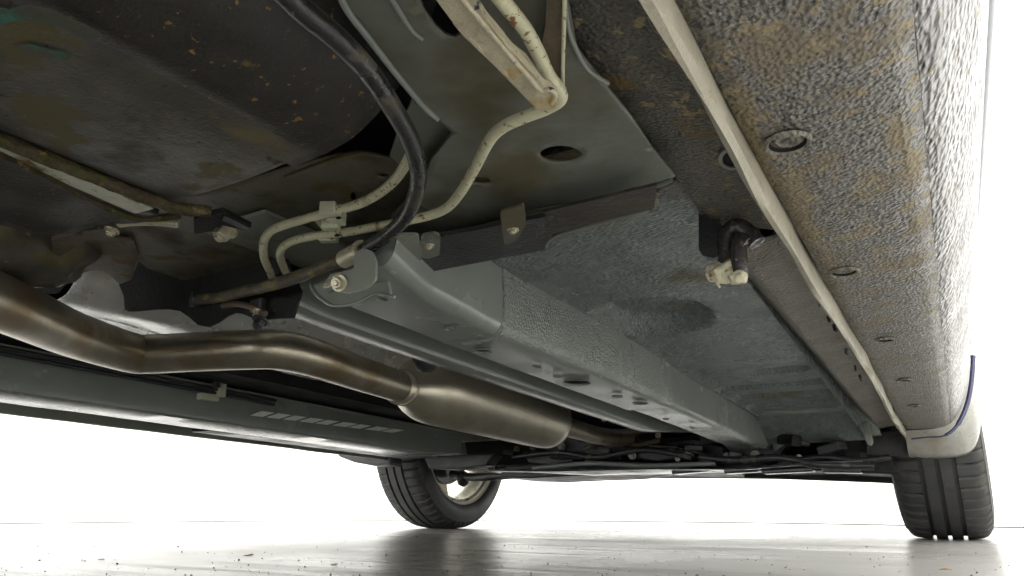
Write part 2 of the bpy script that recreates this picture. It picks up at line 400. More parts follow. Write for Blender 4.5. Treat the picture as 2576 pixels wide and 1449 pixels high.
# screws and drain plugs in the sill
for (px, py, r) in ((1980, 350, .0076), (2123, 678, .0070), (2226, 850, .006), (2275, 952, .006), (2300, 1018, .006)):
    x, y, z = AZ(px, py, .266)
    bm = bmesh.new()
    rings = [(r*1.6, .0), (r*1.45, .0022), (r*1.25, .0008), (r*1.0, -.0030), (r*.96, -.0005), (r*.55, -.0004), (r*.5, -.0016), (r*.22, -.0018), (.0001, -.0018)]
    rows = [[bm.verts.new(W(x+q*math.cos(t), y+q*math.sin(t), z-.0018-h)) for t in [2*PI*i/24 for i in range(24)]] for q, h in rings]
    for a, b in zip(rows, rows[1:]):
        for k in range(24): bm.faces.new((a[k], a[(k+1) % 24], b[(k+1) % 24], b[k]))
    o = frombm('drain_plug', bm, M['flange'], car, True); o.data.materials.append(M['void']); o.data.materials.append(M['dustflank'])
    for p in o.data.polygons:
        k_ = p.index//24
        if k_ in (2, 3, 6): p.material_index = 1
        if k_ in (0, 1, 4, 5, 7): p.material_index = 2
# oval drain hole in the flank, half hidden by the weld flange
plate('drain_rim', pxell(1838, 392, 32, 27, .279), M['grey'], holes=[pxell(1841, 393, 25, 21, .279)], mapf=flat(.2775), thick=.0016)
plate('drain_hole', pxell(1841, 393, 25, 21, .279), M['void'], mapf=flat(.2782), thick=.0008)
# black drips of undercoat along the back of the flange
for px, py in ((1952, 575), (2040, 718), (2062, 760), (2085, 800), (2100, 825), (2130, 885), (2152, 925), (2165, 950)):
    lump_q = AX(px, py, -.0745)
    bm = bmesh.new(); bmesh.ops.create_icosphere(bm, subdivisions=3, radius=1)
    for v in bm.verts:
        d = 1+.8*noise.noise(v.co*2.3+Vector(lump_q)*60); v.co = Vector((v.co.x*.0015*d, v.co.y*.007*d, v.co.z*.0032*d))+W(*lump_q)
    frombm('undercoat_drip', bm, M['void'], car, True)
# ---------------------------------------------------------------- right floor pan
def fheight(x, y):
    h = 0
    # round dish
    dx, dy = (x+.268)/.062, (y-.775)/.075
    q = math.hypot(dx, dy)
    if q < 1.25: h += .022*max(0, min(1, (1.1-q)/.35))**.8
    # cross ribs ahead
    for yc, x0, x1, d in ((1.14, -.235, -.175, .020), (1.26, -.31, -.16, .022), (1.36, -.31, -.155, .024), (1.47, -.31, -.15, .024)):
        if abs(y-yc) < .03 and x0-.02 < x < x1+.02:
            e = max(0, min(1, (x-x0+.02)/.02))*max(0, min(1, (x1+.02-x)/.02))
            h += d*e*max(0, math.cos(min(1, abs(y-yc)/.024)*PI/2))**.7
    if y > 1.58: h -= (y-1.58)**1.5*.9
    if -.345 < x < -.315: h -= .0025
    h += .0012*noise.noise(Vector((x*22, y*22, 0)))+.0006*noise.noise(Vector((x*70, y*70, 3)))
    if y < .60: h += .0012*noise.noise(Vector((x*160, y*160, 7)))
    return h
fp = pxs([(1030, 700), (1180, 655), (1367, 623), (1376, 612), (1384, 598), (1400, 590), (1520, 556), (1640, 522), (1662, 480), (1700, 450), (1775, 448)], .3)
fp = [(a, b) for a, b in fp]+[(-.138, .53), (-.1395, 1.72), (-.42, 1.72), (-.42, .6)]
plate('floor_pan', fp, M['sealer'], mapf=flat(.3), step=.0085, hf=fheight, thick=.0015)
# dark recess above the gap in front of the rear cross plate
plate('gap_strip', [AZ(1366, 622, .2595)[:2], AZ(1392, 585, .2595)[:2], AZ(1515, 553, .2595)[:2], AZ(1646, 518, .2595)[:2], AZ(1652, 462, .2595)[:2], AZ(1366, 530, .2595)[:2]], M['recess_shade'], mapf=flat(.2595), thick=.002)  # flat plate across the recess, its dark brown paints the shade inside
box('recess', (-.27, .47, .318), (.36, .14, .004), M['moss'], bevel=0)
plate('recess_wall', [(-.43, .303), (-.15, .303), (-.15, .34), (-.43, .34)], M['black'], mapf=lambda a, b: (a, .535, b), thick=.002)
# rolled lip of the floor pan and rubber strip along the gap
tube('pan_lip', [AZ(x, y, .299) for x, y in ((1372, 622), (1378, 608), (1392, 597), (1420, 586), (1520, 558), (1640, 523), (1652, 496))], .0014, M['grey'])
# black rectangular cover strip between the plates
cs = pxs([(1045, 684), (1367, 620), (1385, 590), (1640, 500), (1640, 468), (1330, 530), (1040, 600)], .298)
plate('gap_strip', [AZ(1047, 686, .258)[:2], AZ(1372, 624, .258)[:2], AZ(1372, 540, .258)[:2], AZ(1040, 604, .258)[:2]], M['darksteel'], mapf=flat(.258), thick=.003)
# ---------------------------------------------------------------- rear plate (kick-up panel) with its holes
pl = pxs([(845, -60), (900, 60), (985, 175), (1065, 268), (1139, 332), (1085, 400), (1058, 470), (985, 540), (975, 590), (1045, 596), (1200, 569), (1330, 532), (1480, 503), (1640, 468), (1700, 440), (1640, 370), (1590, 290), (1500, 180), (1452, 120), (1420, -60)], .274)
hl = [pxell(1410, 385, 52, 21, .274), pxell(1208, 451, 26, 9, .274),
      pxs([(1040, -60), (1065, 20), (1095, 62), (1120, 85), (1145, 92), (1165, 80), (1175, 50), (1175, -60)], .274)]
def rearh(x, y):
    h = .0006*noise.noise(Vector((x*40, y*40, 2)))
    cx, cy, _ = AZ(1410, 385, .274)
    q = math.hypot(x-cx, y-cy)
    if .014 < q < .034: h += .0012*math.cos((q-.024)/.01*PI/2)
    return h
plate('rear_floor_plate', pl, M['rear'], holes=hl, mapf=flat(.274), step=.006, hf=rearh, thick=.002)
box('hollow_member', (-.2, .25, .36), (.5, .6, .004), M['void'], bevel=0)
plate('inner_member', pxs([(1040, 240), (1150, 320), (1100, 420), (1030, 430), (980, 390), (1000, 330)], .283), M['rear'], mapf=flat(.283), thick=.002)
# folded front edge of that plate
tube('plate_fold', [AZ(x, y, .2725) for x, y in ((1030, 600), (1200, 571), (1330, 534), (1480, 505), (1640, 470), (1690, 452))], .0016, M['rear'])
# raised bead and bright folded edge on the plate's left side
tube('bead', [AZ(x, y, .2725) for x, y in ((965, -40), (1000, 20), (1035, 75), (1062, 98))], [.0012]*25, M['grey_clean'])
tube('plate_edge', [AZ(x, y, .2725) for x, y in ((838, -60), (870, 20), (930, 100), (1000, 190), (1060, 262), (1100, 300))], .0016, M['grey_clean'])
tube('plate_seam', [AZ(x, y, .2715) for x, y in ((1418, -40), (1428, 60), (1448, 120), (1480, 175), (1530, 210))], .0012, M['grey_clean'])
# ---------------------------------------------------------------- right chassis rail
def lerp(T, y):
    if y <= T[0][0]: return T[0][1]
    for (a, u), (b, v) in zip(T, T[1:]):
        if y <= b: return u+(v-u)*(y-a)/(b-a)
    return T[-1][1]
RR = [(.34, -.293), (.43, -.320), (.55, -.331), (.8, -.325), (1.1, -.332), (1.7, -.342)]
RL = [(.352, -.325), (.362, -.342), (.372, -.366), (.384, -.392), (.6, -.397), (1.2, -.399), (1.73, -.411)]
def rail(name, y0, y1, mat, n=60, grow=0, capf=True):
    bm = bmesh.new(); rows = []
    for y in frange(y0, y1, n):
        xr = lerp(RR, y)+grow; xl = lerp(RL, y)-grow; zb = .2365-grow
        if y > 1.60: zb += (y-1.60)*.02
        zt = min(.31, .2575+max(0, y-.42)*.45)
        p = [(xr+.002, zt), (xr+.001, .26), (xr, .252)]+[(xr-.012+.012*math.cos(t), zb+.012-.012*math.sin(t)) for t in frange(.1, PI/2, 6)]+[((xr+xl)/2, zb+.0012), (xl+.004, zb), (xl, zb), (xl-.0005, zb+.004), (xl-.001, zt)]
        rows.append([bm.verts.new(W(x+.0006*noise.noise(Vector((i, y*14, 1))), y, z+.0006*noise.noise(Vector((i, y*14, 5))))) for i, (x, z) in enumerate(p)])
    for a, b in zip(rows, rows[1:]):
        for i in range(len(a)-1): bm.faces.new((a[i], a[i+1], b[i+1], b[i]))
    if capf: bm.faces.new(rows[-1][::-1]); bm.faces.new(rows[0])
    o = smooth_angle(frombm(name, bm, mat, car, True), .8)
    o.data.materials.append(M['grey_clean'])
    for p in o.data.polygons:
        if p.normal.z < -.8: p.material_index = 1
    return o
rail('chassis_rail', .352, .545, M['grey_clean'], 26)
rail('chassis_rail', .545, 1.02, M['sealer_soft'], 44, .0004)
rail('chassis_rail', 1.0265, 1.765, M['grey_clean'], 30, -.0022)
# brushed-on sealer ridge where the coated length begins
sx = lerp(RR, .545)
tube('seam_sealer', [(sx+.001, .543, .298), (sx+.0008, .545, .275), (sx+.0005, .547, .255), (sx-.003, .549, .2405), (sx-.012, .552, .2362), (sx-.03, .556, .2360), (sx-.05, .556, .2362)], .0022, M['sealer_soft'], n=10, seg=10, wob=1.2)
tube('seam_sealer', [(-.331+.002*math.sin(y*60), y, .2985) for y in frange(.56, 1.6, 40)], .0024, M['sealer_soft'], n=3, seg=8, wob=1.0)
# drain holes: pressed dishes in the rail's underside
for (px, py, r) in ((960, 743, .005), (878, 757, .004), (1130, 820, .004), (1215, 877, .009), (1350, 917, .005), (1404, 941, .006), (1450, 957, .0165), (1553, 993, .007), (1610, 1010, .0105), (1675, 1050, .005), (1740, 1072, .005)):
    x, y, z = AZ(px, py, .2365)
    bm = bmesh.new(); n = 22
    rr = [(r*1.12, -.0021), (r*1.05, -.0026), (r, -.0021), (r*.93, -.0004), (r*.4, .0), (.0001, .0)]
    bm = bmesh.new(); rows = [[bm.verts.new(W(x+q*math.cos(t), y+q*math.sin(t), z-.0008+h)) for t in [2*PI*i/n for i in range(n)]] for q, h in rr]
    for a, b in zip(rows, rows[1:]):
        for k in range(n): bm.faces.new((a[k], a[(k+1) % n], b[(k+1) % n], b[k]))
    me = frombm('drain_hole', bm, M['grey_clean'], car, True).data
    me.materials.append(M['void'])
    for p in me.polygons:
        if p.index >= 3*n: p.material_index = 1
# rail end: closing plate with curved lower rim, bracket, bolt
def facey(px, py, y): a = AY(px, py, y); return (a[0], a[2])
ny = .382
nose = [facey(x, y, ny) for x, y in ((783, 690), (786, 712), (795, 735), (818, 757), (848, 771), (905, 766), (955, 742), (985, 742), (968, 655), (940, 640), (870, 655))]
plate('rail_end_plate', nose, M['grey'], mapf=lambda a, b: (a, ny, b), thick=.003, rnd=.003)
tube('rail_end_rim', [(*(lambda q: (q[0], ny-.003, q[1]))(facey(x, y, ny)),) for x, y in ((783, 688), (786, 712), (795, 735), (818, 757), (848, 771), (905, 765), (955, 741), (1000, 750))], .0011, M['grey_clean'])
by = .342
br = [facey(x, y, by) for x, y in ((822, 706), (836, 690), (868, 684), (893, 677), (893, 640), (915, 625), (938, 632), (948, 660), (946, 705), (925, 726), (875, 738), (845, 732), (822, 716))]
plate('cable_bracket', br, M['grey'], mapf=lambda a, b: (a, by, b), thick=.002, rnd=.002)
def bolt(name, c, axis, r, h, mat, washer=True):
    """hex bolt head with washer; c in car coordinates"""
    bm = bmesh.new(); R = Vector((0, 0, 1)).rotation_difference(Vector(axis)).to_matrix().to_4x4(); T = Matrix.Translation(W(*c)) @ R
    if washer: bmesh.ops.create_cone(bm, cap_ends=True, segments=24, radius1=r*1.45, radius2=r*1.4, depth=h*.3, matrix=T)
    bmesh.ops.create_cone(bm, cap_ends=True, segments=6, radius1=r, radius2=r*.94, depth=h, matrix=T @ Matrix.Translation((0, 0, h*.6)))
    bmesh.ops.create_cone(bm, cap_ends=True, segments=16, radius1=r*.5, radius2=r*.5, depth=h*.5, matrix=T @ Matrix.Translation((0, 0, h*1.2)))
    o = frombm(name, bm, mat, car)
    b = o.modifiers.new('b', 'BEVEL'); b.width = r*.08; b.segments = 2; b.limit_method = 'ANGLE'
    return o
bolt('bolt', AY(853, 712, by-.003), (.25, -1, -.3), .0042, .0045, M['zinc'])
box('bracket_tab', AY(828, 716, by-.002), (.010, .002, .0035), M['zinc'], bevel=.0004)
# small brackets holding the cover strip
for (q, sc_) in ((((1060, 590), (1095, 583), (1108, 592), (1106, 640), (1072, 650), (1052, 640)), 1), (((1258, 530), (1318, 512), (1324, 560), (1300, 604), (1270, 614), (1262, 570)), 1)):
    plate('strip_bracket', pxs(q, .2565), M['rear'], mapf=flat(.2565), thick=.0016, rnd=.003)
for q in ((1078, 618), (1290, 578)):
    bolt('clip_screw', AZ(*q, .2555), (0, -.2, -1), .0028, .002, M['zinc'])
plate('rail_gusset', pxs([(975, 590), (1052, 588), (1062, 640), (1045, 690), (1010, 665), (985, 640)], .255), M['grey'], mapf=flat(.255), thick=.002, rnd=.004)
# ---------------------------------------------------------------- tunnel edge bar
BX = [(.33, -.452), (.5, -.462), (.9, -.470), (1.5, -.478)]
bm = bmesh.new(); rows = []
for y in frange(.405, 1.62, 60):
    x = lerp(BX, y)
    zb = .246+(.0 if y > .45 else (.45-y)*.05)+(0 if y < 1.35 else (y-1.35)*.1)
    p = [(x, min(.31, .262+max(0, y-.405)*.8)), (x, zb+.006), (x-.002, zb+.0015), (x-.006, zb), (x-.026, zb), (x-.030, zb+.002), (x-.031, zb+.008), (x-.034, min(.42, .27+max(0, y-.405)))]
    rows.append([bm.verts.new(W(a, y, b)) for a, b in p])
for a, b in zip(rows, rows[1:]):
    for i in range(len(a)-1): bm.faces.new((a[i], a[i+1], b[i+1], b[i]))
solid(smooth_angle(frombm('tunnel_edge_bar', bm, M['grey_clean'], car, True), .7), .0015)
box('floor_strip', (-.43, 1.0, .302), (.07, 1.35, .003), M['grey'], bevel=0)
# ---------------------------------------------------------------- tunnel with wavy heat shield
tp = [(-.47, .30), (-.49, .40), (-.52, .43), (-.60, .455), (-.76, .465), (-.92, .455), (-1.0, .42), (-1.03, .31), (-1.12, .305)]
sweep('tunnel', tp, frange(.3, 1.9, 40), M['black'], thick=.002)
hs0 = [(-.60, .395), (-.66, .425), (-.74, .43), (-.80, .40), (-.84, .36), (-.90, .345), (-.93, .31), (-.965, .300), (-.99, .27), (-1.02, .262), (-1.05, .266), (-1.08, .285), (-1.11, .29)]
hs = [(-.56, .30), (-.585, .335), (-.63, .36), (-.69, .365), (-.735, .352), (-.765, .325), (-.785, .300), (-.82, .296), (-.85, .300), (-.875, .312), (-.90, .316), (-.94, .312), (-.98, .322), (-1.02, .33)]
hs = [tuple(v[:2]) for v in catmull([(a, b, 0) for a, b in hs], 5)]
sweep('heat_shield', hs, frange(.40, 1.22, 60), M['alu'], zf=lambda y, i: .0012*math.sin(y*38+i*.2)*(1 if i > 20 else .3), thick=.0012, ang=2)
# ---------------------------------------------------------------- exhaust
ER = .0215
ep = [AZ(-170, 690, .226), AZ(-70, 732, .229), AZ(60, 787, .234), AZ(190, 843, .240), AZ(330, 887, .2450), AZ(385, 890, .2465), AZ(470, 886, .248), AZ(600, 880, .248), AZ(700, 880, .25), AZ(790, 900, .251), AZ(890, 935, .252), AZ(1010, 974, .253)]
tube('exhaust_pipe', ep, ER, M['pipe'], n=10, seg=40)
a = Vector(ep[-1]); 
mf = Vector((-.662, .885, .269)); me_ = Vector((-.682, 1.32, .271))
mp_ = [a, a.lerp(mf, .3), mf, mf.lerp(me_, .03)]
prof = [(a+Vector((0, -.01, 0)), ER*1.08), (a+Vector((-.004, .01, .001)), ER*1.12), (a.lerp(mf, .35), .033), (a.lerp(mf, .62), .045), (a.lerp(mf, .85), .052), (mf, .0545)]
for t in frange(.06, .9, 14): prof.append((mf.lerp(me_, t), .0555))
prof += [(mf.lerp(me_, .95), .054), (mf.lerp(me_, .985), .047), (me_, .036), (me_+Vector((0, .012, 0)), .024)]
frombm('silencer', tube_bm([W(*p) for p, r in prof], [r for p, r in prof], 64), M['muffler'], car, True)
tube('front_pipe', [tuple(me_), tuple(me_+Vector((0, .1, -.002))), tuple(me_+Vector((.0, .3, .0))), tuple(me_+Vector((.02, .55, .03)))], .020, M['pipe'], seg=28)
def bead(c, d, r, rr):
    c = W(*c); d = Vector(d).normalized(); a = d.cross(Vector((0, 0, 1))).normalized(); b = d.cross(a)
    pts = [c+a*r*math.cos(t)+b*r*math.sin(t) for t in [2*PI*i/60 for i in range(61)]]
    frombm('weld_bead', tube_bm(pts, rr, 8, wob=.6), M['pipe'], car, True)
bead(a+Vector((-.002, .004, .0)), (-.3, .95, .06), ER*1.08, .0022)
bead(mf.lerp(me_, .965), (0, 1, 0), .0515, .0016)
bead(me_+Vector((0, .012, 0)), (0, 1, 0), .0225, .002)
for t_ in (.30, .62):
    pass
# ---------------------------------------------------------------- left side: rail, floor, sill
def lrail():
    bm = bmesh.new(); rows = []
    for y in frange(.25, 1.66, 50):
        p = [(-1.118, .31), (-1.12, .25), (-1.121, .242), (-1.126, .2385), (-1.21, .2365), (-1.217, .239), (-1.219, .245), (-1.22, .31)]
        rows.append([bm.verts.new(W(a-.03*max(0, y-1.2), y, b+.0008*noise.noise(Vector((i, y*11, 9)))+.09*max(0, y-1.48)**1.2)) for i, (a, b) in enumerate(p)])
    for a, b in zip(rows, rows[1:]):
        for i in range(len(a)-1): bm.faces.new((a[i], a[i+1], b[i+1], b[i]))
    bm.faces.new(rows[-1][::-1])
    return smooth_angle(frombm('chassis_rail', bm, M['grey_clean'], car, True, label='far chassis rail with bright reflecting underside'), .6)
lrail()
sweep('floor_pan', [(-1.10, .30), (-1.38, .30), (-1.40, .288), (-1.44, .272)], frange(.2, 1.8, 50), M['grey'], thick=.0015)
sweep('weld_flange', [(-1.447, .275), (-1.447, .250), (-1.450, .2485), (-1.453, .250), (-1.4535, .275)], frange(-.2, 1.72, 90), M['grey'], close=True, wave=.001)
sweep('sill', [(-1.4535, .27), (-1.50, .266), (-1.54, .268), (-1.57, .29), (-1.586, .33), (-1.59, .36)], frange(-.2, 1.76, 60), M['sill'], thick=.002, label='far sill, shaded')
# brake pipes clipped along the left rail
for dz, dx in ((0, 0), (.007, .004)):
    tube('brake_pipe', [(-1.108+dx, y, .289+dz-.002*y) for y in frange(.35, .98, 6)], .0032, M['darksteel'])
q0 = AX(556, 975, -1.105); q1 = AX(528, 1000, -1.108)
box('pipe_clip', q0, (.012, .016, .034), M['clip'], bevel=.002, label='white plastic pipe clip, upright leg')
box('pipe_clip', (q1[0], q1[1]-.004, q1[2]), (.012, .040, .012), M['clip'], bevel=.002, label='white plastic pipe clip, foot')
box('clip_stem', AX(545, 955, -1.10), (.012, .012, .03), M['darksteel'])
# slats of a shield above the far rail, white to paint reflected light
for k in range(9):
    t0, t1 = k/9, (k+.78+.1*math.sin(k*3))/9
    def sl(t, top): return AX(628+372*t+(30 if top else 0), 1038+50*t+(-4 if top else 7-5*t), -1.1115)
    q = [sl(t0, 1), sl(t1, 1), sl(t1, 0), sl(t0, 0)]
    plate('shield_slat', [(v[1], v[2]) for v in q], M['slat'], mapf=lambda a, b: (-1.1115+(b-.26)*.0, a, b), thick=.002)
# ---------------------------------------------------------------- fuel tank and what hangs round it
def tankh(y, i): return .0008*noise.noise(Vector((i*.9, y*12, 4)))
tpf = [(-.388, .30), (-.386, .262), (-.382, .2565), (-.375, .255), (-.34, .2545), (-.315, .2545), (-.295, .2553), (-.27, .2585), (-.250, .2635), (-.232, .272), (-.218, .288), (-.208, .31), (-.20, .35)]
tys = frange(-.35, .242, 50)+[.2445, .2462, .2472]
def tz(y, i):
    e = max(0, (y-.242)/.0052); return tankh(y, i)+(.0028*e*e if i < 9 else 0)
sweep('fuel_tank', tpf, tys, M['tank'], zf=tz, close=True, ang=.9)
# tank flank behind the hose: shade put into its dark colour, mud specks on top
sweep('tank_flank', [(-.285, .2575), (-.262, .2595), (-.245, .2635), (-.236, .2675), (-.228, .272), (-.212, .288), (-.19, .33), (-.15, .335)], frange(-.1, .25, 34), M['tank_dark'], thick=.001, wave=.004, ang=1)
# teal paint stains near the camera: thin patches of real paint on the tank
for blob in (((20, 25), (60, 12), (110, 20), (165, 42), (230, 70), (262, 92), (235, 98), (160, 72), (100, 52), (70, 60), (30, 42)), ((40, 118), (70, 108), (120, 125), (185, 140), (170, 152), (110, 146), (60, 135)), ((-40, 20), (20, 22), (50, 50), (-40, 70))):
    plate('paint_stain', pxs(blob, .2535), M['teal'], mapf=flat(.2537), thick=.0004, rnd=.004)
# mossy crust along the tank seam
tube('tank_seam', [(-.392, .0, .256), (-.391, .10, .2555), (-.39, .18, .255), (-.3885, .222, .255), AZ(450, 523, .254), AZ(530, 532, .256)], .0034, M['moss'], n=14, seg=14, wob=.5)
plate('tank_strap', pxs([(-120, 278), (0, 345), (180, 432), (388, 520), (340, 532), (180, 462), (0, 372), (-120, 305)], .257), M['strap'], mapf=flat(.257), thick=.003)
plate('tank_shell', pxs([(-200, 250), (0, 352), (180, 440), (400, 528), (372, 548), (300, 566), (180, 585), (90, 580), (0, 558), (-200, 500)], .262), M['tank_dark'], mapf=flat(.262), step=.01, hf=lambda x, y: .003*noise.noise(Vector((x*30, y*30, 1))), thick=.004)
tube('tank_seam', [AZ(x, y, .26) for x, y in ((0, 385), (120, 440), (240, 505), (330, 545), (400, 548), (450, 540))], .0025, M['moss'], seg=10, wob=.5, n=10)
def lump(name, c, s, mat, amp=.25, fr=2.2, sub=4, parent=car, **k):
    bm = bmesh.new(); bmesh.ops.create_icosphere(bm, subdivisions=sub, radius=1)
    for v in bm.verts:
        d = 1+amp*noise.noise(v.co*fr+Vector(c)*50); v.co = Vector((v.co.x*s[0]*d, v.co.y*s[1]*d, v.co.z*s[2]*d))
        v.co += W(*c)
    return frombm(name, bm, mat, parent, True, **k)
lump('rubber_mount', AZ(60, 618, .285), (.062, .05, .034), M['tank'], .2)
plate('mount_bracket', pxs([(130, 600), (170, 588), (235, 585), (220, 600), (180, 625), (150, 640), (135, 630)], .268), M['ruststeel'], mapf=flat(.268), thick=.003)
tube('tank_strap_end', [AZ(x, y, .262) for x, y in ((300, 562), (340, 558), (400, 558), (450, 563))], .0028, M['zinc'])
plate('strap_lug', pxs([(205, 578), (290, 568), (300, 580), (280, 594), (225, 600)], .262), M['ruststeel'], mapf=flat(.262), thick=.003, rnd=.004)
bolt('bolt', AZ(282, 580, .260), (0, -.3, -1), .0035, .003, M['zinc'])
plate('strap_bracket', pxs([(488, 545), (560, 528), (632, 566), (620, 574), (560, 560), (545, 574), (490, 582)], .270), M['black'], mapf=flat(.270), thick=.004)
plate('strap_blade', pxs([(565, 540), (628, 570), (620, 578), (560, 552)], .266), M['darksteel'], mapf=flat(.266), thick=.002)
bolt('bolt', AZ(567, 577, .269), (-.1, -.5, -1), .0062, .007, M['zinc'])
# floor brace between the tank and the tunnel
brace = pxs([(-150, 560), (300, 540), (470, 490), (560, 465), (720, 420), (800, 400), (860, 386), (900, 383), (960, 392), (1045, 400), (1062, 470), (1040, 560), (985, 600), (940, 640), (880, 660), (790, 700), (700, 735), (640, 742), (551, 733), (500, 716), (372, 674), (350, 655), (330, 700), (300, 712), (275, 688), (245, 677), (215, 682), (180, 702), (150, 720), (-150, 690)], .288)
def bh(x, y): return .0015*noise.noise(Vector((x*25, y*25, 5)))
plate('floor_brace', brace, M['brace'], holes=[pxell(965, 440, 14, 6, .288), pxell(888, 495, 7, 12, .288), pxell(348, 499+188, 4, 3, .288)], mapf=flat(.288), step=.008, hf=bh, thick=.002)
plate('brace_step', pxs([(150, 600), (240, 590), (335, 600), (348, 640), (330, 700), (300, 712), (275, 688), (245, 677), (215, 682), (180, 702), (150, 700)], .284), M['ruststeel'], mapf=flat(.284), thick=.0015, rnd=.006)
tube('brace_fold', [AZ(x, y, .2865) for x, y in ((720, 446), (800, 416), (860, 395), (905, 386), (960, 395), (1030, 412))], .002, M['brace'])
# tunnel flange: dark bulkhead with a wavy lower edge in front of the silver heat shield
fy = .405
fl = [facey(x, y, fy) for x, y in ((-60, 600), (700, 600), (760, 735), (740, 800), (700, 802), (650, 806), (612, 790), (592, 787), (572, 796), (550, 812), (525, 823), (500, 818), (480, 800), (455, 783), (425, 778), (390, 779), (350, 783), (325, 784), (316, 778), (313, 745), (300, 712), (275, 688), (245, 677), (215, 682), (180, 702), (150, 738), (60, 745), (-60, 700))]
plate('tunnel_flange', fl, M['black'], mapf=lambda a, b: (a, fy, b), thick=.002)
# small fittings beside the flange
bolt('bolt', AY(655, 806, .395), (0, -.5, -1), .005, .006, M['darksteel'])
bolt('bolt', AY(650, 785, .395), (0, -.5, -1), .0035, .004, M['zinc'])
tube('cable_clamp', [AY(x, y, .395) for x, y in ((560, 770), (600, 765), (640, 775), (668, 790))], .0025, M['ruststeel'])
box('clamp_block', AY(648, 768, .398), (.014, .006, .012), M['darksteel'])
# ---------------------------------------------------------------- handbrake cable, clamp and its muddy sleeve
def var(path, zs): return [AZ(x, y, z) for (x, y), z in zip(path, zs)]
hp = [(640, -90), (715, -20), (760, 25), (845, 95), (925, 178), (990, 275), (1033, 355), (1052, 430), (1045, 490), (1020, 545), (975, 590), (925, 622), (890, 642)]
tube('brake_cable', var(hp, [.252, .252, .252, .252, .253, .254, .255, .255, .254, .252, .250, .249, .249]), .0047, M['rubber'], n=14, seg=24)
tube('cable_ferrule', [AZ(912, 628, .249), AZ(866, 652, .249)], .0066, M['zinc'], n=3, seg=28)
tube('cable_collar', [AZ(911, 629, .249), AZ(907, 631, .249)], .0072, M['zinc'], n=2, seg=28)
tube('cable_sleeve', var([(880, 645), (820, 668), (760, 692), (700, 712), (620, 732), (550, 748), (487, 754)], [.249, .249, .25, .252, .256, .259, .26]), .0050, M['hose2'], n=12, seg=24)
tube('sleeve_end', [AZ(492, 754, .26), AZ(480, 752, .26)], .0066, M['darksteel'], n=3, seg=24)
# ---------------------------------------------------------------- cream brake lines in their clip
l1 = [(1040, 372), (1022, 410), (995, 450), (955, 485), (905, 512), (850, 528), (780, 547), (715, 566), (680, 582), (663, 610), (665, 650), (680, 685), (690, 712)]
tube('brake_line', var(l1, [.268, .267, .266, .266, .266, .266, .266, .266, .266, .266, .267, .268, .27]), .0031, M['cream'], n=12, seg=20)
l2 = [(1215, -60), (1262, 0), (1318, 70), (1352, 130), (1380, 190), (1408, 228), (1408, 252), (1372, 274), (1318, 295), (1268, 318), (1232, 352), (1196, 420), (1160, 482), (1125, 522), (1080, 542), (1000, 560), (930, 573), (870, 584), (800, 592), (745, 603), (715, 618), (704, 640), (712, 668), (722, 690)]
z2 = [.258, .258, .258, .258, .258, .2585, .259, .26, .26, .261, .262, .263, .264, .265, .265, .265, .266, .266, .266, .266, .266, .266, .267, .268]
tube('brake_line', var(l2, z2), .0031, M['cream'], n=12, seg=20)
def clipbox(px, py, z, sx, sy, sz, bm):
    box_bm(W(*AZ(px, py, z)), (sx, sy, sz), bm, Matrix.Rotation(math.radians(28), 4, 'Z')); return bm
bm = bmesh.new()
for px, py, z, a, b, c_ in ((826, 526, .2665, .0105, .007, .009), (833, 560, .266, .012, .008, .010), (846, 546, .268, .011, .012, .009), (828, 596, .266, .0135, .0075, .0075), (815, 560, .270, .007, .022, .006)):
    clipbox(px, py, z, a, b, c_, bm)
o = frombm('line_clip', bm, M['clip'], car, label='off white plastic clip holding both cream lines')
b = o.modifiers.new('b', 'BEVEL'); b.width = .0009; b.segments = 2
for px, py in ((848, 592), (852, 548)): box('clip_slot', AZ(px, py, .2615), (.003, .002, .001), M['void'], bevel=0)
# ---------------------------------------------------------------- worn bar with folded flange near the camera
za = .247
arm = pxs([(1040, -90), (1100, -10), (1160, 72), (1240, 150), (1335, 245), (1368, 268), (1392, 262), (1402, 246), (1396, 228), (1368, 210), (1290, 118), (1225, 40), (1160, -60), (1140, -90)], za)
def armh(x, y): return -.0012*math.sin(x*700+y*300)*.3+.0006*noise.noise(Vector((x*120, y*120, 2)))
o = plate('suspension_bar', arm, M['arm'], mapf=flat(za), step=.003, hf=armh, thick=.0045)
b = o.modifiers.new('b', 'BEVEL'); b.width = .0012; b.segments = 3; b.limit_method = 'ANGLE'; b.angle_limit = .9
tube('bar_ridge', [AZ(x, y, za-.0022) for x, y in ((1120, -60), (1185, 25), (1262, 115), (1330, 195), (1360, 228), (1385, 226), (1397, 238), (1388, 258))], .0012, M['arm'], seg=12)
plate('column_flange', pxs([(1378, -60), (1424, -60), (1421, 120), (1418, 245), (1404, 236), (1385, 205), (1352, 150), (1372, 60)], .268), M['ruststeel'], mapf=flat(.268), thick=.002)
tube('column_edge', [AZ(x, y, .2665) for x, y in ((1421, -60), (1419, 60), (1416, 160), (1415, 235), (1405, 262))], .0009, M['cream'])
